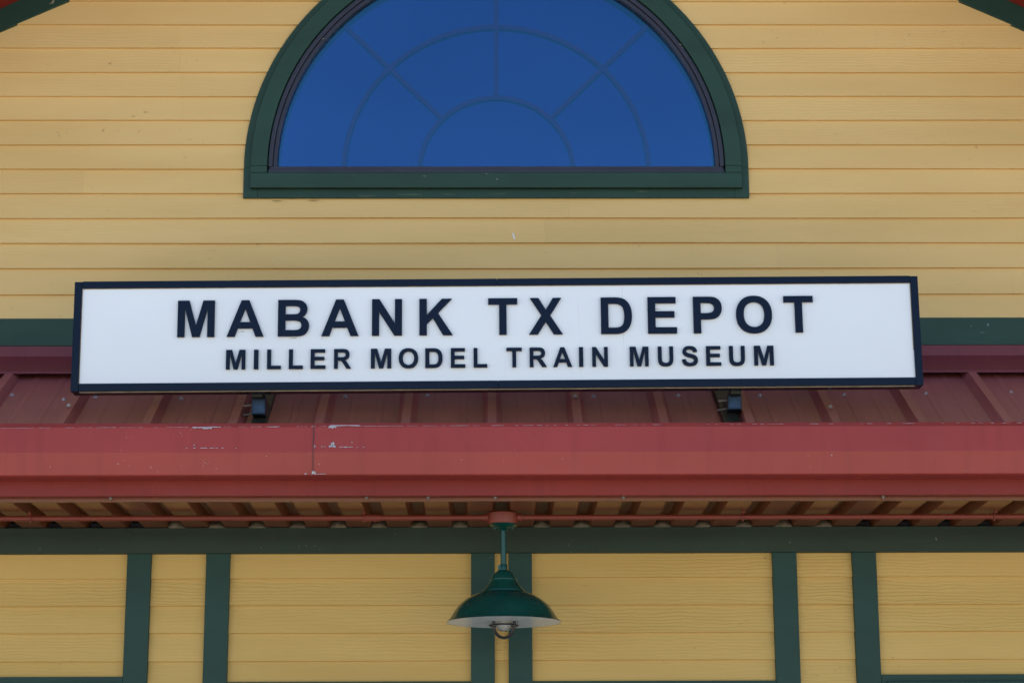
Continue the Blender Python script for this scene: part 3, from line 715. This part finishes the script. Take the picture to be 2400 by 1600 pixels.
def glyph_loops(ch):
    loops = []
    for part in GL[ch].split('Z'):
        part = part.strip().lstrip('M')
        if not part: continue
        toks = re.findall(r'[MLHVQ]|-?[\d.]+', 'M'+part); i = 0; cur = None; pts = []
        while i < len(toks):
            c_ = toks[i]; i += 1
            if c_ in 'ML': cur = (float(toks[i]), float(toks[i+1])); i += 2; pts.append(cur)
            elif c_ == 'H': cur = (float(toks[i]), cur[1]); i += 1; pts.append(cur)
            elif c_ == 'V': cur = (cur[0], float(toks[i])); i += 1; pts.append(cur)
            elif c_ == 'Q':
                q1 = (float(toks[i]), float(toks[i+1])); q2 = (float(toks[i+2]), float(toks[i+3])); i += 4
                for j in range(1, 5):
                    t = j/4; pts.append(tuple((1-t)**2*cur[k]+2*t*(1-t)*q1[k]+t*t*q2[k] for k in (0, 1)))
                cur = q2
        if pts[0] == pts[-1]: pts.pop()
        loops.append(pts)
    return loops
def letter(ch, x0, x1, zb, cap):
    """raised acrylic letter on the sign face between x0 and x1"""
    loops = glyph_loops(ch); xs = [p[0] for p in loops[0]]; a, b = min(xs), max(xs)
    cu = bpy.data.curves.new('letter', 'CURVE'); cu.dimensions = '2D'; cu.fill_mode = 'BOTH'
    cu.extrude = .0048; cu.bevel_depth = .0008; cu.bevel_resolution = 1; cu.offset = -.0008
    jit = random.uniform(-.004, .004)
    for lp in loops:
        sp = cu.splines.new('POLY'); sp.points.add(len(lp)-1); sp.use_cyclic_u = True
        for k, (u, v) in enumerate(lp): sp.points[k].co = ((u-a)/(b-a)*(x1-x0), v/1466*cap, 0, 1)
    tmp = bpy.data.objects.new('tmp', cu); COL.objects.link(tmp); bpy.context.view_layer.update()
    me = bpy.data.meshes.new_from_object(tmp.evaluated_get(bpy.context.evaluated_depsgraph_get())); bpy.data.objects.remove(tmp)
    me.name = 'letter'; me.materials.clear(); me.materials.append(M_LETTER)
    o = bpy.data.objects.new('letter', me); COL.objects.link(o)
    o.parent = S; o.matrix_parent_inverse = world_of(S).inverted()
    o.location = (x0, YS+.0075-.0056, zb); o.rotation_euler = (math.pi/2, jit*.5, 0)
    return o
row1 = [('M', 416, 503), ('A', 532, 618.5), ('B', 651.7, 725), ('A', 754, 841), ('N', 872.5, 943), ('K', 983.7, 1062), ('T', 1145.6, 1214), ('X', 1241, 1320), ('D', 1410, 1483), ('E', 1520, 1588), ('P', 1627, 1694.6), ('O', 1727.5, 1812), ('T', 1840, 1909)]
row2 = [('M', 529.5, 575), ('I', 595, 605.5), ('L', 626, 658.5), ('L', 677, 710), ('E', 728, 763), ('R', 783, 823), ('M', 869.4, 917.3), ('O', 934.7, 980.6), ('D', 997, 1037.8), ('E', 1057, 1091), ('L', 1110.5, 1142.5), ('T', 1187.8, 1223.8), ('R', 1242, 1282), ('A', 1297, 1341.5), ('I', 1357.8, 1367.7), ('N', 1388.8, 1425.5), ('M', 1477, 1521), ('U', 1542.9, 1579), ('S', 1599, 1636.7), ('E', 1656, 1691), ('U', 1710, 1747), ('M', 1768.7, 1814.6)]
def place(row, yl, yr, xl, xr, cap_px):
    for ch, a, b in row:
        yb = yl+(yr-yl)*((a+b)/2-xl)/(xr-xl)
        zb = Z((a+b)/2, yb, YS); zt = Z((a+b)/2, yb-cap_px, YS)
        letter(ch, X(a, yb, YS), X(b, yb, YS), zb-TILT*((a+b)/2-1166)*1.47e-3, zt-zb)
place(row1, 789.5, 779, 460, 1875, 85)
place(row2, 865.3, 855.8, 552, 1791, 45.6)
M_RES = new_mat('glue_residue', (.34, .27, .18), .8); vary(M_RES, (.34, .27, .18), .3, ns=60)
smears()
M_WORN = new_mat('worn_green_paint', (.038, .072, .042), .7); vary(M_WORN, (.038, .072, .042), .25, ns=30)
M_FLECK = new_mat('primer_fleck', (.24, .22, .15), .7); M_GAP = new_mat('gap_shade', (.14, .09, .04), .9)
stains(win, [(860, 459.5, 60, 6, 0), (960, 456, 90, 6, 0), (1055, 456, 44, 7, 0), (1165, 454, 70, 6, 0), (1505, 449, 40, 5, 0), (1345, 452, 26, 4, 0), (700, 461, 30, 3, 0)], YU-.0208, M_WORN)
stains(up_sd, [(650, 471, 34, 1.8, 0), (735, 470, 46, 1.8, 0), (1135, 464, 30, 1.4, 0)], YU-.0155, M_GAP)  # dark slivers painted on the boards for shade in gaps under the window
cas = [o for o in win.children if o.name.startswith('casing')][0]
stains(cas, [(757, 91, 8, 3, .8), (1595, 105, 9, 2.5, -.8), (1600, 112, 5, 2, -.8), (1140, 407.5, 4, 3, 0), (1165, 420, 5, 4, 0), (995, 413, 9, 2, 0), (2, 2, 1, 1, 0)][:6], YU-.0475, M_FLECK)
rk = [o for o in B.children if o.name.startswith('rake_board')][0]
stains(rk, [(124, 5, 7, 12, .5), (118, 9, 4, 5, .5)], YU-.0193, M_FLECK)
stains(beam, [(612, 1283, 3, 2.5, 0), (700, 1278, 2.5, 2, 0), (717, 1277, 3, 2, 0), (739, 1279, 2.5, 2, 0), (926, 1251, 3, 2, 0), (1332, 1276, 3, 3, 0), (1852, 1270, 3, 3, 0), (94, 1287, 4, 2.5, 0), (2194, 1262, 3, 11, -.2)], YL-.0308, M_FLECK)
band = [o for o in B.children if o.name.startswith('band_board')][0]
stains(band, [(2316, 761, 6, 8, 0), (2302, 779, 22, 2, 0), (2276, 764, 4, 4, 0)], YU-.0228, new_mat('pale_scuff', (.13, .19, .20), .6))
face = [o for o in S.children if o.name.startswith('sign_face')][0]
stains(face, [(1853, 712, 13, 5, 0), (1862, 710, 8, 3, 0), (1520, 724, 3, 16, .2), (1540, 726.5, 18, 1.5, 0), (570, 773, 16, 2, 0), (504, 735, 3, 16, .1), (690, 789, 24, 2, 0), (1573, 783, 14, 2, 0), (1418, 783.5, 12, 2, 0), (1899, 712, 4, 5, .5), (1122, 668, 26, 1.6, 0), (2110, 664, 44, 2, 0), (755, 790.5, 5, 2, 0)], YS+.0070, M_RES)
# brackets holding the sign over the roof
for px in (606, 1722):
    y0 = YS+.071; xb = X(px, 950, YS+.12); zt = Z(px, 925, YS+.12); zb_ = Z(px, 968-(px-606)*.004, YS+.12)
    m = MB(); yb0, yb1 = YS+.115, YS+.62; hw_ = .0245; t_ = .004
    # tube: front end closed by a slightly recessed plug
    m.box(xb-hw_, xb+hw_, yb0, yb1, zb_, zt)
    br = m.build('bracket', M_TUBE, S, bevel=.004)
    m = MB(); m.box(xb-hw_+.004, xb+hw_-.004, yb0-.0012, yb0+.003, zb_+.006, zt-.004); m.build('end_plate', M_TUBE, br, bevel=.001)
    m = MB(); m.box(xb-.018, xb+.018, YS+.0705, yb0+.02, zt-.012, SCZ-hH+.06); m.box(xb-.02, xb+.02, YS+.0705, YS+.16, zt+.0005, zt+.006)
    m.build('hanger_plate', M_DARKSTEEL, br)
    # sloping foot channel lying on the roof
    m = MB(); ya_, yb_ = YF+.05, YS+.55; xo = -.012 if px > 1000 else .0
    pr = lambda y: [(xb+xo-.028, y, ZP(y)+.004), (xb+xo+.028, y, ZP(y)+.004), (xb+xo+.028, y, ZP(y)+.030), (xb+xo-.028, y, ZP(y)+.030)]
    m.prism(pr(ya_), pr(yb_)); m.build('foot_channel', M_DARKSTEEL, br, bevel=.003)
    m = MB()
    y1 = yb0+.02
    m.tube((xb-hw_-.032, y1, zb_+.036), (xb-hw_, y1, zb_+.038), .0036, 8); m.build('bolt', M_BOLT, br)
    m = MB(); m.tube((xb-hw_-.034, y1+.03, zb_+.008), (xb-hw_, y1+.03, zb_+.014), .0034, 8)
    m.build('bolt', M_BOLT, br)
# the sign hangs a hair out of level with the building
S.rotation_euler = (0, 0, 0)
if abs(TILT) > 1e-5: S.rotation_euler = (0, -TILT, 0)

# ---------------------------------------------------------------- conduit along the porch ceiling
YLAMP = 7.39-D0
zcd = Z(1178, 1212, YLAMP); XB = X(1178, 1210, YLAMP)
Cn = empty('conduit', (XB, YLAMP, zcd))
tag(Cn, 'thin red painted conduit pipe with a round junction box under the porch ceiling', 'conduit')
rc = .0095
m = MB(); m.tube((-SX, YLAMP, zcd), (XB-.052, YLAMP, zcd), rc, 16); m.build('pipe', M_CONDUIT, Cn, smooth='auto')
m = MB(); m.tube((XB+.052, YLAMP, zcd), (SX, YLAMP, zcd), rc, 16); m.build('pipe', M_CONDUIT, Cn, smooth='auto')
for a, b, r in ((XB-.070, XB-.050, .0135), (XB+.050, XB+.070, .0135)):
    m = MB(); m.tube((a, YLAMP, zcd), (b, YLAMP, zcd), r, 16); m.build('connector', M_CONDUIT, Cn, smooth='auto')
xc_ = X(874, 1214, YLAMP)
m = MB(); m.tube((xc_-.028, YLAMP, zcd), (xc_+.028, YLAMP, zcd), .0125, 16); m.tube((xc_-.010, YLAMP, zcd), (xc_-.004, YLAMP, zcd), .0145, 16); m.tube((xc_+.004, YLAMP, zcd), (xc_+.010, YLAMP, zcd), .0145, 16)
m.build('coupling', M_CONDUIT, Cn, smooth='auto')
for px in (72, 853, 1741, 2330):
    x = X(px, 1212, YLAMP); m = MB()
    m.path([(x, YLAMP+(.0125)*math.cos(t), zcd+(.0125)*math.sin(t)) for t in [math.pi*(-.5+i/8) for i in range(17)]][:15], .003, 6)
    m.box(x-.006, x+.006, YLAMP-.03, YLAMP-.010, zcd+.010, zcd+.013); m.tube((x, YLAMP-.022, zcd+.013), (x, YLAMP-.022, ZD-.001), .004, 8)
    m.build('strap', M_CONDUIT, Cn)
# round junction box
m = MB(); zt = zcd+.015; zb_ = zcd-.024
m.lathe([(0, zt), (.049, zt), (.0505, zt-.002), (.0505, zb_+.003), (.049, zb_), (0, zb_)], (XB, YLAMP, 0), 48)
jb = m.build('junction_box', M_CONDUIT, Cn, smooth='auto')
m = MB(); m.tube((XB, YLAMP-.0495, zcd+.002), (XB, YLAMP-.0525, zcd+.002), .004, 8); m.build('knockout', M_CONDUIT, jb)

# ---------------------------------------------------------------- barn lamp
XLp = X(1180.5, 1400, YLAMP); ZJ = zb_
def zy(y): return Z(1180, y, YLAMP)
zrim = zy(1456.5)
LP = empty('barn_lamp', (XLp, YLAMP, zrim))
tag(LP, 'dark green barn lamp with caged bulb hanging from the red junction box', 'lamp')
px = 1.5e-3*1.005
m = MB(); m.lathe([(0, ZJ-.0005), (.049, ZJ-.0005), (.050, ZJ-.003), (.046, ZJ-.007), (.034, ZJ-.013), (.022, ZJ-.018), (.014, ZJ-.020), (.0105, ZJ-.024), (0, ZJ-.024)], (XLp, YLAMP, 0), 48)
cn = m.build('canopy', M_LAMP, LP, smooth='auto')
for q in (-.03, .03):
    m = MB(); m.tube((XLp+q, YLAMP-.012, ZJ-.012), (XLp+q, YLAMP-.012, ZJ-.020), .0035, 8); m.build('screw', M_LAMP, cn)
z_st = zy(1322.5)
m = MB(); m.tube((XLp-.001, YLAMP, ZJ-.02), (XLp, YLAMP, z_st-.002), .0105, 24); m.build('stem', M_LAMP, LP, smooth='auto')
m = MB(); z1 = zy(1335.5)
m.lathe([(0, z_st+.001), (.0125, z_st+.001), (.0135, z_st-.001), (.0135, z1), (0, z1)], (XLp-.0005, YLAMP, 0), 32)
m.box(XLp-.0195, XLp-.010, YLAMP-.010, YLAMP+.008, z1, z_st-.002)
m.build('coupler', M_LAMP, LP, smooth='auto')
# shade profile read from the silhouette: (radius in photo px, row)
pf = [(7, 1334.5), (14, 1337), (21, 1343), (26, 1351), (28.5, 1356), (31.5, 1357), (31.5, 1359), (29.8, 1360.5), (33, 1366), (37, 1371), (42, 1377), (46.5, 1383), (49.5, 1383.6), (50, 1386.5), (62, 1391), (75, 1397), (87, 1404), (98, 1413), (106, 1421), (113, 1431), (119, 1441), (124, 1449), (130, 1455), (132.2, 1457)]
outer_ = [(r*px, zy(y)) for r, y in pf]
m = MB(); m.lathe(outer_+[(131.8*px, zrim-.0015)], (XLp, YLAMP, 0), 96)
sh_o = m.build('shade', M_LAMP, LP, smooth='auto'); sh_o.modifiers['split'].split_angle = math.radians(30)
inner = [(max(.001, r*px-.0022), z-.002) for r, z in outer_[10:]]
m = MB(); m.lathe([(.0, inner[0][1])]+inner[:-1]+[(131.2*px, zrim-.0012)], (XLp, YLAMP, 0), 96)
m.build('reflector', M_ENAMEL, sh_o, smooth='auto')
# socket, jar, bulb, cage
zr = zrim
m = MB(); m.lathe([(0, zr+.075), (.040, zr+.075), (.052, zr+.048), (.052, zr+.042), (.034, zr+.040), (.032, zr+.030), (0, zr+.030)], (XLp, YLAMP, 0), 32); m.build('socket', M_CAGE, LP, smooth='auto')
m = MB(); m.lathe([(.0255, zr+.034), (.0275, zr+.012), (.0275, zr-.010), (.0255, zr-.020), (.019, zr-.029), (.009, zr-.0335), (0, zr-.034)], (XLp, YLAMP, 0), 32); m.build('glass_jar', M_JAR, LP, smooth=True)
m = MB(); m.lathe([(.010, zr+.031), (.012, zr+.015), (.017, zr+.004), (.018, zr-.006), (.014, zr-.016), (.006, zr-.021), (0, zr-.022)], (XLp, YLAMP, 0), 24); m.build('bulb', M_BULB, LP, smooth=True)
m = MB()
for ph in (math.radians(43), math.radians(137)):
    c_, s_ = math.cos(ph), math.sin(ph); pts = []
    for r, z in [(.049, .044), (.049, .015), (.049, -.006), (.047, -.020), (.038, -.038), (.022, -.050), (0, -.055), (-.022, -.050), (-.038, -.038), (-.047, -.020), (-.049, -.006), (-.049, .015), (-.049, .044)]:
        pts.append((XLp+r*c_, YLAMP+r*s_, zr+z))
    m.path(pts, .0046, 8)
m.lathe([(.042, zr-.010), (.049, zr-.009), (.0535, zr-.012), (.049, zr-.015), (.042, zr-.014), (.042, zr-.010)], (XLp, YLAMP, 0), 40)
m.build('cage', M_CAGE, LP, smooth='auto')
